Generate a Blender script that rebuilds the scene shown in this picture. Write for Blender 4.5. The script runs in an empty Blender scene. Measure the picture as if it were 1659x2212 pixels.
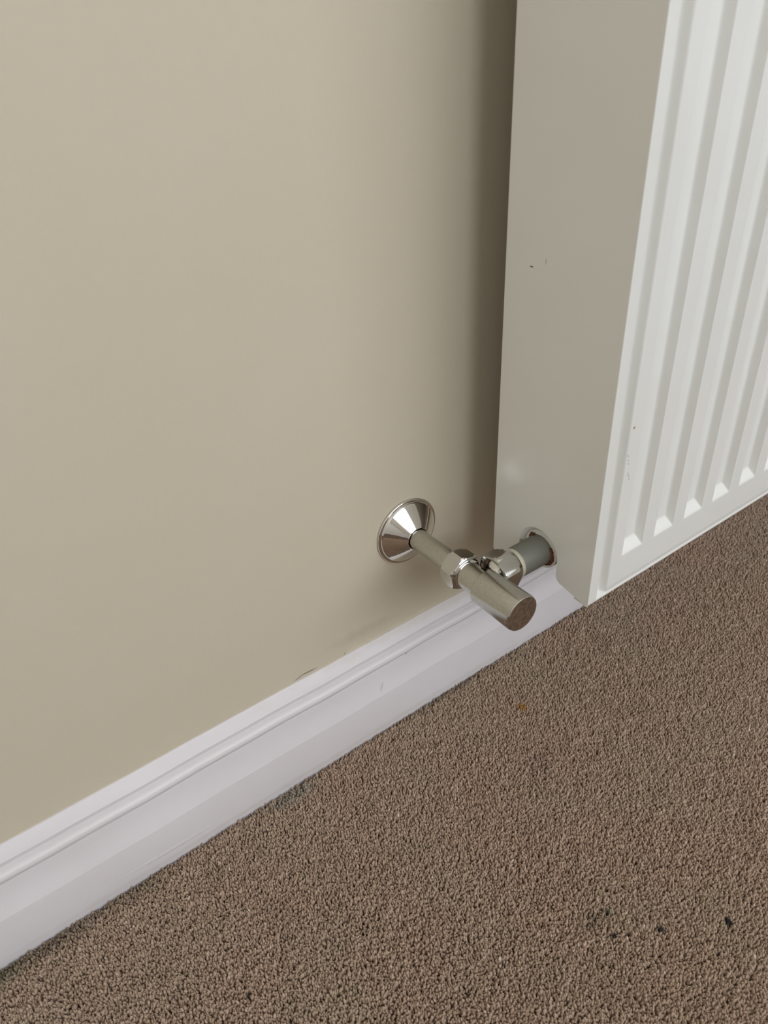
import bpy, bmesh, math, random
import numpy as np
from mathutils import Vector, Matrix

random.seed(7)
rng = np.random.default_rng(7)
scn = bpy.context.scene
COL = scn.collection

# ---------------------------------------------------------------- camera
# frame 1659 x 2212, focal length 1669.8 px, solved from the vanishing points
F_PX = 1669.76
CAM = Vector((-0.276594, -0.368060, 0.496864))
yaw, pitch, roll = 0.611065, 0.594194, -0.0533945
fwd = Vector((math.sin(yaw) * math.cos(pitch), math.cos(yaw) * math.cos(pitch), -math.sin(pitch)))
right = Vector((math.cos(yaw), -math.sin(yaw), 0))
up = right.cross(fwd)
r2 = right * math.cos(roll) + up * math.sin(roll)
u2 = -right * math.sin(roll) + up * math.cos(roll)
cd = bpy.data.cameras.new('camera')
cam = bpy.data.objects.new('camera', cd)
COL.objects.link(cam)
M = Matrix((r2, u2, -fwd)).transposed().to_4x4()
M.translation = CAM
cam.matrix_world = M
cd.sensor_fit = 'VERTICAL'
cd.sensor_height = 7.55
cd.sensor_width = 7.55 * 1659 / 2212
cd.lens = F_PX / 2212 * 7.55
cd.clip_start = 0.01
cd.dof.use_dof = True
cd.dof.focus_distance = 0.60
cd.dof.aperture_fstop = 2.4
scn.camera = cam

# ---------------------------------------------------------------- world, light, exposure
w = bpy.data.worlds.new('world')
scn.world = w
w.use_nodes = True
bg = w.node_tree.nodes['Background']
bg.inputs['Color'].default_value = (0.72, 0.82, 1.0, 1)
bg.inputs['Strength'].default_value = 1.0
scn.view_settings.view_transform = 'Standard'
scn.view_settings.look = 'None'
scn.view_settings.gamma = 1
scn.view_settings.use_curve_mapping = False
scn.view_settings.exposure = 0.0

RX0, RX1, RY0, RH = -1.25, 2.6, -2.35, 2.4          # room extents (wall_back is y = 0)
WX0, WX1, WZ0, WZ1 = -0.85, 2.05, 1.00, 2.32        # window opening in wall_front

def area(name, loc, rot, sx, sy, power, color):
    l = bpy.data.lights.new(name, 'AREA')
    l.shape = 'RECTANGLE'; l.size = sx; l.size_y = sy
    l.energy = power; l.color = color
    o = bpy.data.objects.new(name, l); COL.objects.link(o)
    o.location = loc; o.rotation_euler = rot
    return o
# daylight standing just outside the glazing, as wide as the window
area('daylight', ((WX0 + WX1) / 2, RY0 - 0.22, (WZ0 + WZ1) / 2 + 0.1), (math.radians(98), 0, 0),
     WX1 - WX0 + .2, WZ1 - WZ0 + .2, 62, (0.965, 0.99, 1.04))

# ---------------------------------------------------------------- helpers
def mat(name, color, rough=.5, metal=0.0, spec=.5):
    m = bpy.data.materials.new(name); m.use_nodes = True
    b = m.node_tree.nodes['Principled BSDF']
    b.inputs['Base Color'].default_value = (*color, 1)
    b.inputs['Roughness'].default_value = rough
    b.inputs['Metallic'].default_value = metal
    b.inputs['Specular IOR Level'].default_value = spec
    return m

def srgb(r, g, b):
    f = lambda c: (c / 255 / 12.92) if c / 255 <= .04045 else ((c / 255 + .055) / 1.055) ** 2.4
    return (f(r), f(g), f(b))

def N(m, t, **kw):
    n = m.node_tree.nodes.new(t)
    for k, v in kw.items(): setattr(n, k, v)
    return n
def L(m, a, b): m.node_tree.links.new(a, b)

def position(m): return N(m, 'ShaderNodeNewGeometry').outputs['Position']

def noise(m, vec, scale, detail=2, rough=.5):
    n = N(m, 'ShaderNodeTexNoise'); n.inputs['Scale'].default_value = scale
    n.inputs['Detail'].default_value = detail; n.inputs['Roughness'].default_value = rough
    L(m, vec, n.inputs['Vector']); return n.outputs['Fac']

def remap(m, fac, a, b, c=0., d=1.):
    n = N(m, 'ShaderNodeMapRange'); n.inputs[1].default_value = a; n.inputs[2].default_value = b
    n.inputs[3].default_value = c; n.inputs[4].default_value = d
    L(m, fac, n.inputs[0]); return n.outputs[0]

def math2(m, op, a, b):
    n = N(m, 'ShaderNodeMath', operation=op)
    for i, v in ((0, a), (1, b)):
        if isinstance(v, (int, float)): n.inputs[i].default_value = v
        else: L(m, v, n.inputs[i])
    return n.outputs[0]

def mix(m, fac, a, b):
    n = N(m, 'ShaderNodeMix', data_type='RGBA')
    if isinstance(fac, (int, float)): n.inputs[0].default_value = fac
    else: L(m, fac, n.inputs[0])
    for i, v in ((6, a), (7, b)):
        if isinstance(v, tuple): n.inputs[i].default_value = (*v[:3], 1)
        else: L(m, v, n.inputs[i])
    return n.outputs[2]

def spot(m, base, center, radii, color, strength=1., rot=(0, 0, 0), soft=.5, rag=0., ragscale=900):
    """stain or mark with a shape of its own: an ellipsoid region of another colour"""
    mp = N(m, 'ShaderNodeMapping', vector_type='TEXTURE')
    mp.inputs['Location'].default_value = center
    mp.inputs['Rotation'].default_value = rot
    mp.inputs['Scale'].default_value = radii
    p = position(m); L(m, p, mp.inputs['Vector'])
    ln = N(m, 'ShaderNodeVectorMath', operation='LENGTH'); L(m, mp.outputs[0], ln.inputs[0])
    d = ln.outputs['Value']
    if rag: d = math2(m, 'ADD', d, remap(m, noise(m, p, ragscale, 3), .3, .7, -rag, rag))
    f = remap(m, d, 1 - soft, 1 + soft * .3, strength, 0)
    return mix(m, f, base, color)

def bump(m, height, strength, dist):
    b = N(m, 'ShaderNodeBump'); b.inputs['Strength'].default_value = strength
    b.inputs['Distance'].default_value = dist
    L(m, height, b.inputs['Height'])
    L(m, b.outputs[0], m.node_tree.nodes['Principled BSDF'].inputs['Normal'])
def basecol(m, c): L(m, c, m.node_tree.nodes['Principled BSDF'].inputs['Base Color'])

def tag(o, label=None, cat=None, group=None, kind=None):
    if label: o['label'] = label
    if cat: o['category'] = cat
    if group: o['group'] = group
    if kind: o['kind'] = kind
    return o

def empty(name, loc, label, cat):
    o = bpy.data.objects.new(name, None); COL.objects.link(o)
    o.location = loc; o.empty_display_size = .02
    return tag(o, label, cat)

def abs_loc(o):
    v = Vector((0, 0, 0))
    while o: v += o.location; o = o.parent
    return v

def obj(name, verts, faces, m, parent=None, smooth=None, loc=None):
    """verts in world coordinates; linked as one mesh object"""
    off = abs_loc(parent) if parent else Vector((0, 0, 0))
    me = bpy.data.meshes.new(name)
    base = Vector(loc) if loc else (Vector((0, 0, 0)) + off)
    me.from_pydata([tuple(Vector(v) - base) for v in verts], [], faces)
    bm = bmesh.new(); bm.from_mesh(me)
    bmesh.ops.remove_doubles(bm, verts=bm.verts, dist=1e-6)
    bmesh.ops.recalc_face_normals(bm, faces=bm.faces)
    bm.to_mesh(me); bm.free()
    me.materials.append(m)
    if smooth is not None:
        for p in me.polygons: p.use_smooth = True
        me.set_sharp_from_angle(angle=math.radians(smooth))
    o = bpy.data.objects.new(name, me); COL.objects.link(o)
    if parent: o.parent = parent
    o.location = base - off
    return o

def box(x0, x1, y0, y1, z0, z1):
    v = [(x, y, z) for z in (z0, z1) for y in (y0, y1) for x in (x0, x1)]
    f = [(0, 2, 3, 1), (4, 5, 7, 6), (0, 1, 5, 4), (2, 6, 7, 3), (0, 4, 6, 2), (1, 3, 7, 5)]
    return v, f
def boxes(lst):
    V, F = [], []
    for b in lst:
        v, f = box(*b); k = len(V); V += v; F += [tuple(i + k for i in q) for q in f]
    return V, F

def lathe(c, axis, prof, n=64, rfun=None, close=True):
    """prof: (s along axis, radius); axis '-y' or 'x'; rfun(theta, r) may limit the radius"""
    c = Vector(c)
    if axis == '-y': A, U, W = Vector((0, -1, 0)), Vector((1, 0, 0)), Vector((0, 0, 1))
    else: A, U, W = Vector((1, 0, 0)), Vector((0, -1, 0)), Vector((0, 0, 1))
    V, F = [], []
    for s, r in prof:
        for k in range(n):
            t = 2 * math.pi * k / n
            rr = min(r, rfun(t)) if rfun else r
            V.append(tuple(c + A * s + (U * math.cos(t) + W * math.sin(t)) * rr))
    for i in range(len(prof) - 1):
        for k in range(n):
            a, b = i * n + k, i * n + (k + 1) % n
            F.append((a, b, b + n, a + n))
    if close:
        F.append(tuple(range(n)))
        F.append(tuple(range((len(prof) - 1) * n, len(prof) * n)))
    return V, F

def hexr(flat, rot):
    def f(t):
        a = (t - rot) % (math.pi / 3) - math.pi / 6
        return flat / math.cos(a)
    return f

# ---------------------------------------------------------------- materials
wall_m = mat('wall_emulsion', srgb(212, 199, 176), .75, spec=.25)
P = position(wall_m)
c = mix(wall_m, remap(wall_m, noise(wall_m, P, 7, 3), .3, .7), srgb(213, 203, 181), srgb(216, 206, 185))
SK_H, SK_T = .0814, .017
# paint line above the skirting: ragged pale smears and a hairline crack in the filler
for (x, hz, rx) in ((-.012, .0835, .020), (-.035, .0832, .012), (.012, .0830, .016), (-.052, .0832, .010)):
    c = spot(wall_m, c, (x, 0, hz), (rx, .01, .0022), srgb(222, 214, 190), .8, soft=.5, rag=.6, ragscale=420)
c = spot(wall_m, c, (-.045, 0, .095), (.03, .01, .006), srgb(186, 170, 148), .35, rot=(0, .03, 0), soft=.9, rag=.3, ragscale=120)
c = spot(wall_m, c, (-.0945, 0, .0847), (.0085, .01, .00042), srgb(70, 55, 45), .95, rot=(0, .055, 0), soft=.4)
c = spot(wall_m, c, (-.103, 0, .0838), (.0035, .01, .0004), srgb(80, 65, 55), .8, rot=(0, -.15, 0), soft=.4)
c = spot(wall_m, c, (-.0620, 0, .0830), (.0009, .01, .0004), srgb(70, 40, 35), .9)
basecol(wall_m, c)
h = math2(wall_m, 'ADD', noise(wall_m, P, 260, 3, .6), math2(wall_m, 'MULTIPLY', noise(wall_m, P, 25, 2), .8))
bump(wall_m, h, .22, .0006)

plain_wall = mat('far_wall_emulsion', srgb(232, 229, 221), .8, spec=.2)
ceil_m = mat('ceiling_white', srgb(235, 233, 228), .8, spec=.2)

gloss = mat('white_gloss_paint', srgb(226, 221, 223), .34, spec=.45)
P = position(gloss)
c = mix(gloss, remap(gloss, noise(gloss, P, 12, 3), .3, .7), srgb(225, 220, 222), srgb(230, 226, 228))
# scuffs and a run in the paint
c = spot(gloss, c, (-.228, -.017, .0125), (.035, .01, .0007), srgb(244, 244, 244), .6, rot=(0, .03, 0), soft=.6, rag=.5)
c = spot(gloss, c, (-.226, -.017, .010), (.03, .01, .0006), srgb(190, 184, 170), .5, rot=(0, .03, 0), soft=.6, rag=.5)
c = spot(gloss, c, (-.040, -.014, .0445), (.0012, .01, .004), srgb(196, 190, 192), .7, rot=(0, .6, 0))
c = spot(gloss, c, (-.012, -.011, .0600), (.0009, .01, .0005), srgb(90, 75, 70), .8)
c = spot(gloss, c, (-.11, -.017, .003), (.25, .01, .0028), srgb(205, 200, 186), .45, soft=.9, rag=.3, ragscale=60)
c = spot(gloss, c, (.06, -.004, .0800), (.16, .01, .004), srgb(214, 205, 192), .5, soft=.8, rag=.4, ragscale=80)
basecol(gloss, c)
mpn = N(gloss, 'ShaderNodeMapping'); L(gloss, P, mpn.inputs[0]); mpn.inputs['Scale'].default_value = (.25, 1, 1)
bump(gloss, noise(gloss, mpn.outputs[0], 90, 2), .3, .0012)

rad_m = mat('radiator_enamel', srgb(226, 224, 216), .27, spec=.5)
P = position(rad_m)
c = mix(rad_m, remap(rad_m, noise(rad_m, P, 14, 2), .3, .7), srgb(241, 241, 235), srgb(244, 244, 239))
rust = srgb(110, 62, 30)
c = spot(rad_m, c, (.0544, -.0565, .3609), (.01, .0016, .00055), srgb(60, 50, 42), .95, rot=(-.1, 0, 0), soft=.5)
c = spot(rad_m, c, (.0544, -.0672, .3660), (.01, .0004, .0022), srgb(160, 158, 145), .7, rot=(.1, 0, 0), soft=.6)
c = spot(rad_m, c, (.0759, -.126, .2765), (.0010, .01, .0010), srgb(150, 92, 50), .9, soft=.6)
for (x, z) in ((.0741, .2580), (.0750, .2545), (.0765, .2450), (.0770, .2435), (.0784, .2400), (.0780, .2420), (.0755, .2520)):
    c = spot(rad_m, c, (x, -.126, z), (.00045, .01, .0006), srgb(130, 105, 80), .85, soft=.6)
basecol(rad_m, c)
bump(rad_m, noise(rad_m, P, 150, 2), .06, .0006)

rust_m = mat('rusty_boss', rust, .8)
P = position(rust_m)
basecol(rust_m, mix(rust_m, remap(rust_m, noise(rust_m, P, 500, 4, .7), .35, .65), srgb(140, 80, 40), srgb(38, 24, 18)))
bump(rust_m, noise(rust_m, P, 600, 4), .8, .001)

chrome = mat('polished_chrome', (.82, .80, .78), .045, 1.0)
satin = mat('aged_chrome', (  .60, .60, .56), .26, 1.0)
P = position(satin)
basecol(satin, mix(satin, remap(satin, noise(satin, P, 600, 3, .6), .4, .7), (.56, .56, .52), (.50, .49, .45)))
sr = remap(satin, noise(satin, P, 160, 3), .3, .7, .15, .22)
L(satin, sr, satin.node_tree.nodes['Principled BSDF'].inputs['Roughness'])
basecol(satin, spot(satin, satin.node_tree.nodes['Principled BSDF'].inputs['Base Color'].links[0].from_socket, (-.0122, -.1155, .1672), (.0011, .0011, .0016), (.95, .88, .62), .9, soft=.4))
nutm = mat('nut_chrome', (.62, .62, .60), .12, 1.0)
P = position(nutm)
L(nutm, remap(nutm, noise(nutm, P, 300, 3), .3, .7, .07, .2), nutm.node_tree.nodes['Principled BSDF'].inputs['Roughness'])
capend_m = mat('scuffed_cap_end', (.62, .60, .57), .25, 1.0)
P = position(capend_m)
basecol(capend_m, mix(capend_m, remap(capend_m, noise(capend_m, P, 320, 5, .7), .4, .68), (.66, .64, .61), (.34, .30, .28)))
bump(capend_m, noise(capend_m, P, 700, 3), .25, .0004)
tail_m = mat('dull_plated_tail', (.215, .215, .185), .6, .35)
olive = mat('ivory_ring', srgb(206, 202, 180), .35, .2)
dark = mat('dark_gap', (.015, .013, .012), .9)

# ---------------------------------------------------------------- room shell
def struct(name, V, F, m, smooth=None, parent=None):
    o = obj(name, V, F, m, parent, smooth); o['kind'] = 'structure'; return o
FZ = -.006
floor_m = mat('carpet_backing', srgb(96, 80, 66), .95, spec=.1)
P = position(floor_m)
basecol(floor_m, mix(floor_m, remap(floor_m, noise(floor_m, P, 500, 3), .35, .65), srgb(84, 69, 57), srgb(122, 105, 89)))
bump(floor_m, noise(floor_m, P, 420, 3), .8, .003)
struct('floor', *box(RX0, RX1, RY0, .1, FZ - .05, FZ), floor_m)
struct('ceiling', *box(RX0, RX1, RY0, .1, RH, RH + .05), ceil_m)
struct('wall_back', *box(RX0, RX1, 0, .1, FZ, RH), wall_m)
struct('wall_left', *box(RX0 - .1, RX0, RY0 - .1, .1, FZ, RH), plain_wall)
struct('wall_right', *box(RX1, RX1 + .1, RY0 - .1, .1, FZ, RH), plain_wall)
struct('wall_front', *boxes([(RX0, WX0, RY0 - .1, RY0, FZ, RH), (WX1, RX1, RY0 - .1, RY0, FZ, RH),
                             (WX0, WX1, RY0 - .1, RY0, FZ, WZ0), (WX0, WX1, RY0 - .1, RY0, WZ1, RH)]), plain_wall)
pvc = mat('white_window_frame', srgb(235, 235, 235), .35)
t = .05
ym = RY0 - .07
xm = (WX0 + WX1) / 2
fr = [(WX0, WX1, ym - .03, ym + .03, WZ0, WZ0 + t), (WX0, WX1, ym - .03, ym + .03, WZ1 - t, WZ1),
      (WX0, WX0 + t, ym - .03, ym + .03, WZ0 + t, WZ1 - t), (WX1 - t, WX1, ym - .03, ym + .03, WZ0 + t, WZ1 - t),
      (xm - .5, xm - .5 + t, ym - .03, ym + .03, WZ0 + t, WZ1 - t), (xm + .5, xm + .5 + t, ym - .03, ym + .03, WZ0 + t, WZ1 - t)]
struct('window_1', *boxes(fr), pvc)

# skirting: moulded profile extruded along the wall
def arc(pts, n=6):   # Catmull-Rom through pts
    out = []
    p = [pts[0]] + pts + [pts[-1]]
    for i in range(1, len(p) - 2):
        for k in range(n):
            tt = k / n
            q = []
            for a in range(2):
                p0, p1, p2, p3 = p[i - 1][a], p[i][a], p[i + 1][a], p[i + 2][a]
                q.append(.5 * ((2 * p1) + (-p0 + p2) * tt + (2 * p0 - 5 * p1 + 4 * p2 - p3) * tt ** 2 + (-p0 + 3 * p1 - 3 * p2 + p3) * tt ** 3))
            out.append(tuple(q))
    out.append(pts[-1]); return out
prof = [(.003, .0814)] + [(0, .0814)] + [(-.0008, .0813), (-.0060, .0738), (-.0067, .0727), (-.0063, .0702), (-.0059, .0688)] \
     + arc([(-.0062, .0687), (-.0090, .0681), (-.0111, .0662), (-.0118, .0634), (-.0104, .0606)], 5) \
     + [(-.0104, .0598), (-.0106, .0592)] + arc([(-.0107, .0589), (-.0119, .0530), (-.0136, .0470), (-.0154, .0420), (-.0169, .0382)], 6) \
     + [(-.0171, .0376), (-.0171, .0), (-.0171, FZ), (.003, FZ)]
def skirting(name, x0, x1, tf):
    xs = np.arange(x0, x1 + .001, .02); V = []; F = []; n = len(prof)
    for i, x in enumerate(xs):
        wv = .00022 * math.sin(x * 37 + 1) + .00015 * math.sin(x * 91)
        for j, (y, z) in enumerate(prof):
            k = 1 if 0 < j < n - 2 else 0
            V.append(tf(x, y + wv * k * (.4 if y > -.003 else 1), z + k * wv * .7 * (z > .03)))
    for i in range(len(xs) - 1):
        for j in range(n - 1):
            a = i * n + j; F.append((a, a + 1, a + n + 1, a + n))
    F.append(tuple(range(n))); F.append(tuple(range((len(xs) - 1) * n, len(xs) * n)))
    return struct(name, V, F, gloss, 28)
skirting('baseboard_back', RX0 + .02, RX1 - .02, lambda x, y, z: (x, y, z))
skirting('baseboard_left', 0.02, -RY0 - .02, lambda x, y, z: (RX0 - y, -x, z))
skirting('baseboard_right', 0.02, -RY0 - .02, lambda x, y, z: (RX1 + y, -x, z))

# ---------------------------------------------------------------- radiator
XR, YF, YB, ZB = .0544, -.126, -.0356, .1482
PITCH = 1 / 30
RW, RZT = .85, .75
XE = XR + RW
rad = empty('panel_radiator', (XR, YF, ZB), 'white steel panel radiator with vertical flutes, hung on the cream wall above the carpet', 'radiator')

def sstep(e0, e1, x):
    t = np.clip((x - e0) / (e1 - e0), 0, 1); return t * t * (3 - 2 * t)

# front panel: fluted sheet, heights sampled on a grid that is fine where the sheet bends
TX, ZT0, ZT1 = .0840, .1778, .722
xs = [XR + .0010, XR + .0016]
nch = int((XE - .03 - TX) / PITCH)
xe_last = TX + nch * PITCH
base_x = [0, .0004, .0008, .0012, .0016, .002, .0024, .0028, .0036, .007, .011, .0145, .0168, .0176, .0182, .0188, .0192, .0196, .0200, .0204, .0208, .0212, .0225, .025, .028, .031, .0325]
edge = [.0001, .0026, .0056, .0083, .0086, .0088, .0092, .010, .0130, .0150, .0157, .0164, .0168, .0172, .0176, .0180, .0184, .0188, .0192, .0197, .022, .0255, .0285]
xs = [XR + e for e in edge]
for i in range(nch): xs += [TX + PITCH * i + b for b in base_x]
xs += [XE - e for e in reversed(edge)]
xs = np.array(xs)
zs = np.concatenate([[ZB + .0003, ZB + .0007, ZB + .0012, ZB + .0017, ZB + .0024, ZB + .003, ZB + .0037, ZB + .0045, ZB + .006, ZB + .009, ZB + .012, ZB + .02],
                     np.linspace(ZT0 - .003, ZT0 + .013, 24), np.linspace(.20, .71, 30)[0:],
                     np.linspace(ZT1 - .013, ZT1 + .003, 24), [RZT - .02, RZT - .006, RZT - .002, RZT]])
zs = np.unique(np.round(zs, 6)); 
X, Z = np.meshgrid(xs, zs)
u = (X - TX) % PITCH
DEP = .0056
inch = (X > TX - .0006) & (X < TX + nch * PITCH)
gx = sstep(-.0004, .0028, u) * (1 - sstep(.0176, .0212, u))
gz = sstep(ZT0 - .0006, ZT0 + .0078, Z) * (1 - sstep(ZT1 - .0078, ZT1 + .0006, Z))
# walls and ramps are nearly straight, their feet slightly rounded
lin = lambda a, b, x: np.clip((x - a) / (b - a), 0, 1)
gx = .5 * np.minimum(lin(0, .0020, u), 1 - lin(.0188, .0208, u)) + .5 * gx
gz2 = .75 * np.minimum(lin(ZT0, ZT0 + .0072, Z), 1 - lin(ZT1 - .0072, ZT1, Z)) + .25 * gz
dep = np.where(inch, DEP * np.minimum(gx, gz2), 0)
# edge: folded strip, sunk step, then the sheet swells out to the flat of the panel
e = np.minimum(X - XR, XE - X)
zf = sstep(ZB + .0029, ZB + .0046, Z)
strip = np.where(e < .0083, 0, 0)
sink = .0054 * np.clip((e - .0083) / .0005, 0, 1) * (1 - .5 * sstep(.0150, .0196, e) - .5 * sstep(.0164, .0186, e)) * zf
rim = .0016 * (1 - sstep(.0, .0020, Z - ZB)) + .0007 * np.exp(-((Z - ZB - .0042) / .0006) ** 2) * (e > .010)
swell = 0
Y = YF + dep + sink + rim - swell
xoff = np.zeros_like(X)
V = [(float(X[i, j]), float(Y[i, j]), float(Z[i, j])) for i in range(X.shape[0]) for j in range(X.shape[1])]
nx = X.shape[1]; nz = X.shape[0]
F = [(i * nx + j, i * nx + j + 1, (i + 1) * nx + j + 1, (i + 1) * nx + j) for i in range(nz - 1) for j in range(nx - 1)]
nb = len(V)                                   # turn the edges back to give the sheet thickness
TH = .012
def back_edge(idx):
    global V, F
    k = len(V)
    for a in idx: V.append((V[a][0], YF + TH, V[a][2] + (.0008 if V[a][2] < ZB + .001 else 0)))
    for q in range(len(idx) - 1): F.append((idx[q], idx[q + 1], k + q + 1, k + q))
back_edge([j for j in range(nx)]); back_edge([(nz - 1) * nx + j for j in range(nx)])
back_edge([i * nx for i in range(nz)]); back_edge([i * nx + nx - 1 for i in range(nz)])
fp = obj('front_panel', V, F, rad_m, rad, 40)

# rear panel and convector fins between the panels
V, F = box(XR + .006, XE - .006, YB - .014, YB - .004, ZB + .012, RZT - .01)
obj('rear_panel', V, F, rad_m, rad)
V, F = [], []
for i in range(20):
    x = XR + .055 + i * .040
    v, f = boxes([(x, x + .0012, YF + .016, YB - .018, ZB + .035, RZT - .03), (x, x + .02, YF + .0145, YF + .0155, ZB + .035, RZT - .03)])
    k = len(V); V += v; F += [tuple(a + k for a in q) for q in f]
o = obj('convector_fins', V, F, rad_m, rad); o['kind'] = 'stuff'

# side panels with an open slot round each tapping
YV, ZP, ZV = -.0790, .1688, .1697
def side_outline():
    R_ = .0178
    pts = [(YB, RZT - .002), (YB, ZB - .0010), (YB - .0006, ZB - .0016), (YV + R_ + .0012, ZB - .0010), (YV + R_, ZB + .002)]
    for k in range(0, 25):
        a = math.pi * k / 24
        pts.append((YV + R_ * math.cos(a), ZV + R_ * math.sin(a)))
    pts += [(YV - R_, ZB + .0095), (YV - R_ - .0009, ZB + .0075), (YV - R_ - .0030, ZB + .0055), (YF + .0045, ZB + .0012), (YF + .0022, ZB + .0002), (YF + .0006, ZB + .0004), (YF + .0004, ZB + .002), (YF + .0004, RZT - .002)]
    return pts
def side_panel(x, s, name='side_panel'):
    pts = side_outline(); n = len(pts)
    bm = bmesh.new()
    a = [bm.verts.new((x, y, z)) for y, z in pts]
    f = bm.faces.new(a)
    r = bmesh.ops.extrude_face_region(bm, geom=[f])
    for v in r['geom']:
        if isinstance(v, bmesh.types.BMVert): v.co.x += s * .0011
    # turned-in lip round the slot
    V_ = [tuple(v.co) for v in bm.verts]; bm.verts.index_update()
    F_ = [tuple(v.index for v in f.verts) for f in bm.faces]
    bm.free()
    lip = [q for q in pts if abs(math.hypot(q[0] - YV, q[1] - ZV) - .0178) < 1e-5 and q[1] >= ZV - 1e-5]
    k = len(V_)
    m_ = len(lip)
    for dx, dr in ((0.0, .0), (.0002, -.0004), (.0014, -.0018), (.0023, -.0028), (.0030, -.0030)):
        for (y, z) in lip:
            d = Vector((0, y - YV, z - ZV)).normalized() * (.0178 + dr)
            V_.append((x + s * dx, YV + d.y, ZV + d.z))
    for i in range(4):
        for j in range(m_ - 1):
            q = k + i * m_ + j
            F_.append((q, q + 1, q + m_ + 1, q + m_))
    return obj(name, V_, F_, rad_m, rad, 50)
side_panel(XR, 1); side_panel(XE, -1)
# tapping bosses
def boss(x, s):
    ax = [(0, .0105), (0, .0143), (.0004, .0146), (.018, .0146), (.018, .0)]
    V, F = lathe((x, YV, ZV), 'x', [(s * a, r) for a, r in ax], 48, close=False)
    return obj('tapping_boss', V, F, rad_m, rad, 40)
boss(XR + .0026, 1)
V, F = [], []
for a0, a1 in ((-62, 34), (118, 150)):          # rust eats round part of the joint only
    k0 = len(V); nn = (a1 - a0) // 4
    for q in range(nn + 1):
        a = math.radians(a0 + (a1 - a0) * q / nn); t = math.sin(math.pi * q / nn) ** .5
        for dx, r in ((.0008, .0113), (.0008 + .0004 * t, .0116 + .0008 * t), (.0020, .0117 + .0014 * t), (.0030, .0112)):
            V.append((XR + dx, YV - r * math.cos(a), ZV + r * math.sin(a)))
    for q in range(nn):
        for i in range(3):
            b = k0 + q * 4 + i; F.append((b, b + 1, b + 5, b + 4))
rng2 = random.Random(3)
V = [(v[0] + rng2.uniform(-.0004, .0004), v[1] + rng2.uniform(-.0005, .0005), v[2] + rng2.uniform(-.0005, .0005)) for v in V]
o = obj('rust_ring', V, F, rust_m, rad, 180); o['label'] = 'ragged brown rust round the tapping'
# top grille and hooks onto the wall (outside the frame)
V, F = boxes([(XR + .001, XE - .001, YF + .001, YF + .006, RZT - .003, RZT + .002), (XR + .001, XE - .001, YB - .006, YB - .001, RZT - .003, RZT + .002)]
             + [(XR + .001 + i * .02, XR + .005 + i * .02, YF + .006, YB - .006, RZT - .002, RZT + .001) for i in range(43)])
o = obj('top_grille', V, F, rad_m, rad)
for x in (XR + .18, XE - .18):
    V, F = boxes([(x, x + .03, YB - .004, -.0005, ZB + .08, ZB + .083), (x, x + .03, -.003, -.0005, ZB + .03, RZT - .08), (x, x + .03, YB - .006, YB - .003, ZB + .05, ZB + .12)])
    obj('wall_bracket', V, F, rad_m, rad)

# ---------------------------------------------------------------- pipe, wall collar, valve
pipe = empty('supply_pipe', (0, 0, ZP), 'chromed supply pipe coming straight out of the cream wall to the valve', 'pipe')
V, F = lathe((0, 0, ZP), '-y', [(.0006, .0076), (.0540, .0076)], 48)
obj('tube', V, F, satin, pipe, 30)

col = empty('pipe_collar', (0, 0, ZP), 'polished chrome cone collar covering the pipe hole in the wall', 'collar')
V, F = lathe((0, 0, ZP), '-y', [(.0004, .0263), (.0012, .0265), (.0019, .0262), (.0022, .0255), (.0018, .0246), (.0019, .0243)], 96, close=False)
obj('rim', V, F, chrome, col, 70)
V, F = lathe((0, 0, ZP), '-y', [(.0012, .0247), (.0028, .0243), (.0036, .0236), (.0130, .0092), (.0137, .0085), (.0134, .0081), (.0100, .0081)], 128, close=False)
obj('cone', V, F, chrome, col, 35)

valve = empty('radiator_valve', (0, YV, ZP), 'satin chrome angled radiator valve joining the pipe to the radiator', 'valve')
# compression nut on the pipe
h = hexr(.0120, math.radians(41.25))
st = [(.0525, .0082), (.0525, .0116), (.0530, .0125), (.0542, .0135), (.0552, .0142), (.0630, .0142), (.0640, .0135), (.0651, .0125), (.0657, .0117), (.0657, .0095)]
V, F = lathe((0, 0, ZP), '-y', st, 96, rfun=h)
obj('compression_nut', V, F, nutm, valve, 24)
V, F = lathe((0, 0, ZP), '-y', [(.0650, .0102), (.0662, .0106), (.0668, .0106), (.0672, .0096)], 64)
obj('body_collar', V, F, chrome, valve, 30)
# body with its branch neck towards the radiator
V, F = lathe((0, 0, ZP), '-y', [(.0655, .0095), (.0850, .0096)], 72)
obj('valve_body', V, F, satin, valve, 30)
V, F = lathe((0, YV, ZV - .0004), 'x', [(.0030, .0074), (.0080, .0064), (.0100, .0063), (.0116, .0070), (.0130, .0088), (.0142, .0106)], 64)
obj('branch_neck', V, F, chrome, valve, 50)
# cap
V, F = lathe((0, 0, ZP), '-y', [(.0830, .0090), (.0830, .0119), (.0836, .0125), (.1168, .0129), (.1182, .0124)], 96, close=False)
cap = obj('cap', V, F, satin, valve, 30)
V, F = lathe((0, 0, ZP), '-y', [(.1150, .0100), (.1181, .0125), (.1184, .0123), (.1184, .0001)], 96, close=False)
o = obj('cap_end', V, F, capend_m, cap, 30); o['label'] = 'scuffed flat end of the cap'
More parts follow.
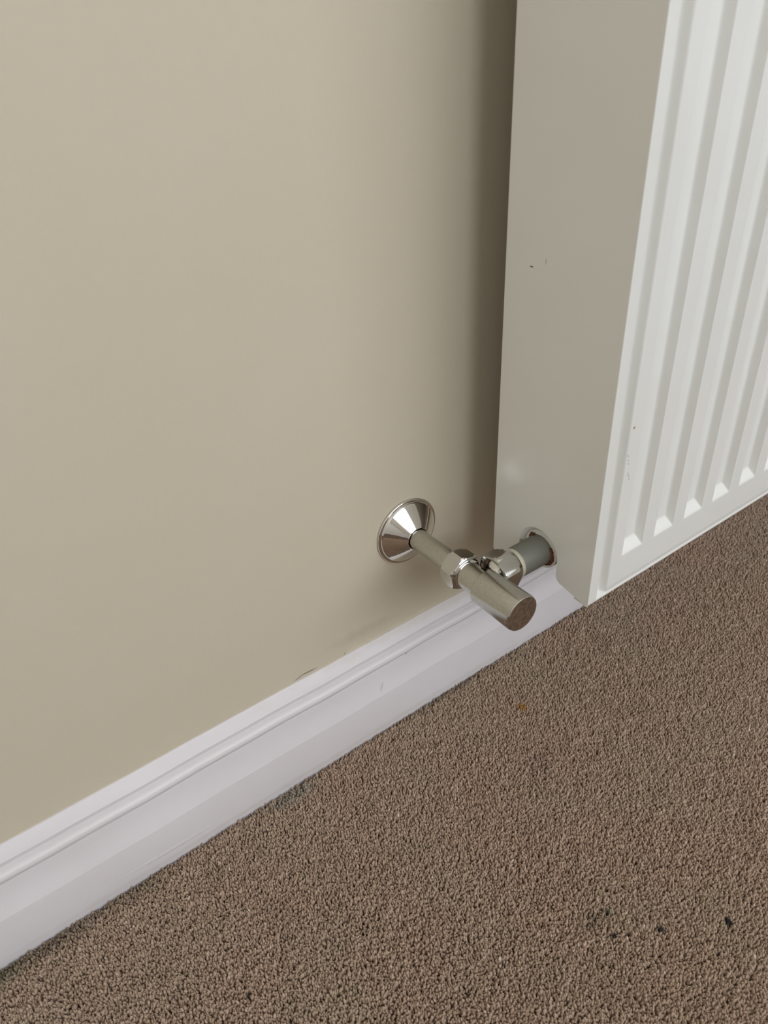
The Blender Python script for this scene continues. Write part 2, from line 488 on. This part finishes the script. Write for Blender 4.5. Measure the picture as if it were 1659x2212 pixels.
# union nut on the branch
h = hexr(.0130, math.radians(22.5))
st = [(.0148, .0104), (.0124, .0106), (.0114, .0112), (.0114, .0124), (.0119, .0138), (.0126, .0150), (.0230, .0150), (.0244, .0141), (.0258, .0130), (.0275, .0122), (.0288, .0114), (.0288, .0090)]
V, F = lathe((0, YV, ZV), 'x', st, 96, rfun=h, close=False)
obj('union_nut', V, F, nutm, valve, 24)
V, F = lathe((0, YV, ZV), 'x', [(.0286, .0090), (.0286, .0104), (.0298, .0111), (.0312, .0111), (.0322, .0106), (.0322, .0090)], 64)
o = obj('olive_ring', V, F, olive, valve, 30); o['label'] = 'ivory ring between nut and tail'
V, F = lathe((0, YV, ZV), 'x', [(.0318, .0090), (.0318, .0104), (.0326, .0108), (.0336, .0109), (.0570, .0110), (.0580, .0102)], 64)
o = obj('tailpiece', V, F, tail_m, valve, 30); o['label'] = 'dull grey tailpiece entering the radiator'

# ---------------------------------------------------------------- carpet pile (stuff)
pile_m = mat('carpet_wool', srgb(134, 116, 98), .95, spec=.12)
oi = N(pile_m, 'ShaderNodeObjectInfo')
P = oi.outputs['Location']
G = position(pile_m)
c = mix(pile_m, remap(pile_m, oi.outputs['Random'], 0, 1), srgb(170, 144, 124), srgb(205, 181, 161))
c = mix(pile_m, remap(pile_m, noise(pile_m, G, 14, 2), .35, .65, 0, .4), c, srgb(186, 172, 150))
c = mix(pile_m, remap(pile_m, noise(pile_m, G, 55, 3), .5, .68, 0, .22), c, srgb(160, 138, 122))
c = mix(pile_m, math2(pile_m, 'GREATER_THAN', oi.outputs['Random'], .997), c, srgb(225, 212, 195))
def fs(x, y, rx, ry, col_, s=.9, rot=0, soft=.5, rag=.3):
    global c
    c = spot(pile_m, c, (x, y, -.002), (rx, ry, .02), col_, s, rot=(0, 0, rot), soft=soft, rag=rag, ragscale=400)
fs(.0605, -.0710, .0045, .0055, srgb(168, 118, 44), .8)
fs(.0352, -.2768, .0020, .0028, srgb(26, 34, 38), .95, soft=.4)
fs(-.0018, -.2545, .0018, .0042, srgb(52, 44, 52), .9, rot=.5)
fs(-.0279, -.2385, .0030, .0015, srgb(40, 38, 40), .9, rot=-.5)
fs(-.0193, -.2273, .0020, .0022, srgb(42, 62, 48), .8)
fs(-.030, -.225, .012, .006, srgb(88, 92, 72), .35, soft=.9)
fs(.1639, -.1752, .0012, .0015, srgb(30, 22, 60), .95)
fs(-.2265, -.1284, .0024, .0020, srgb(60, 62, 50), .8)
fs(-.0726, -.1999, .0012, .0014, srgb(60, 48, 40), .8)
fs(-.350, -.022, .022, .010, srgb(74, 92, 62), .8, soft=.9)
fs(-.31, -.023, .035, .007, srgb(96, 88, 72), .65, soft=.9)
fs(-.1317, -.0250, .024, .007, srgb(150, 148, 134), .8, soft=.8)
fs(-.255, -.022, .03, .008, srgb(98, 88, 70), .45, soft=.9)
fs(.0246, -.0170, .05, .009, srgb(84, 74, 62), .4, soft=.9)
fs(.03, -.12, .018, .02, srgb(150, 118, 118), .25, soft=.9)
basecol(pile_m, c)

me = bpy.data.meshes.new('tuft')
bm = bmesh.new()
rings_ = [(0, .0007), (.0024, .00082), (.0044, .00076), (.0056, .00040)]
vr = []
for i, (z, r) in enumerate(rings_):
    vr.append([bm.verts.new((r * math.cos(2 * math.pi * k / 5 + i * .5), r * math.sin(2 * math.pi * k / 5 + i * .5), z)) for k in range(5)])
for i in range(3):
    for k in range(5): bm.faces.new((vr[i][k], vr[i][(k + 1) % 5], vr[i + 1][(k + 1) % 5], vr[i + 1][k]))
tipv = bm.verts.new((.0001, 0, .0062))
for k in range(5): bm.faces.new((vr[3][k], vr[3][(k + 1) % 5], tipv))
bm.to_mesh(me); bm.free()
for p_ in me.polygons: p_.use_smooth = True
me.materials.append(pile_m)

SP = .00106
gx_ = np.arange(-.47, .74, SP); gy_ = np.arange(-.44, -.0182, SP)
A, B = np.meshgrid(gx_, gy_)
A = A + rng.uniform(-.6, .6, A.shape) * SP; B = np.minimum(B + rng.uniform(-.6, .6, B.shape) * SP, -.0184)
keep = np.hypot(A - .05, (B + .1)) < 2
pts = np.stack([A[keep], B[keep], np.full(keep.sum(), FZ + .0002)], 1)
# keep the part seen from the camera and a step to its sides
n = len(pts)
# neighbouring tufts lean the same way
def field(x, y, seed, s):
    r_ = np.random.default_rng(seed); o_ = np.zeros_like(x)
    for k in range(10):
        a = r_.uniform(0, 2 * np.pi); f_ = r_.uniform(.5, 1.6) * s; o_ += np.sin((x * np.cos(a) + y * np.sin(a)) * f_ + r_.uniform(0, 6.28))
    return o_ / 3.2
lx = .10 * field(pts[:, 0], pts[:, 1], 1, 500) + .06 * field(pts[:, 0], pts[:, 1], 3, 90) + rng.normal(0, .16, n)
ly = .10 * field(pts[:, 0], pts[:, 1], 2, 500) + .06 * field(pts[:, 0], pts[:, 1], 4, 90) + rng.normal(0, .16, n) + .08
near = pts[:, 1] > -.0195
ly[near] = np.abs(ly[near]) + .05
rot = np.stack([ly, lx, rng.uniform(0, 6.28, n)], 1)
sc = np.clip(rng.normal(1, .13, n) + .07 * field(pts[:, 0], pts[:, 1], 5, 420), .6, 1.35)
sc = sc * np.where(pts[:, 1] > -.0215, .82, 1.0)
pm = bpy.data.meshes.new('carpet_pile')
pm.vertices.add(n); pm.vertices.foreach_set('co', pts.astype(np.float32).ravel())
a_ = pm.attributes.new('rot', 'FLOAT_VECTOR', 'POINT'); a_.data.foreach_set('vector', rot.astype(np.float32).ravel())
a_ = pm.attributes.new('siz', 'FLOAT', 'POINT'); a_.data.foreach_set('value', sc.astype(np.float32))
pile = bpy.data.objects.new('carpet_pile', pm); COL.objects.link(pile)
pm.materials.append(pile_m)
tag(pile, 'short mushroom brown carpet pile covering the floor below the skirting', 'carpet', kind='stuff')
tobj = bpy.data.objects.new('tuft', me)          # not linked to the scene: only a source for the nodes
ng = bpy.data.node_groups.new('pile', 'GeometryNodeTree')
ng.interface.new_socket('Geometry', in_out='INPUT', socket_type='NodeSocketGeometry')
ng.interface.new_socket('Geometry', in_out='OUTPUT', socket_type='NodeSocketGeometry')
gi = ng.nodes.new('NodeGroupInput'); go = ng.nodes.new('NodeGroupOutput')
ip = ng.nodes.new('GeometryNodeInstanceOnPoints')
of = ng.nodes.new('GeometryNodeObjectInfo'); of.inputs['Object'].default_value = tobj
ra = ng.nodes.new('GeometryNodeInputNamedAttribute'); ra.data_type = 'FLOAT_VECTOR'; ra.inputs['Name'].default_value = 'rot'
sa = ng.nodes.new('GeometryNodeInputNamedAttribute'); sa.data_type = 'FLOAT'; sa.inputs['Name'].default_value = 'siz'
ng.links.new(gi.outputs[0], ip.inputs['Points'])
ng.links.new(of.outputs['Geometry'], ip.inputs['Instance'])
ng.links.new(ra.outputs['Attribute'], ip.inputs['Rotation'])
ng.links.new(sa.outputs['Attribute'], ip.inputs['Scale'])
ng.links.new(ip.outputs[0], go.inputs[0])
md = pile.modifiers.new('pile', 'NODES'); md.node_group = ng
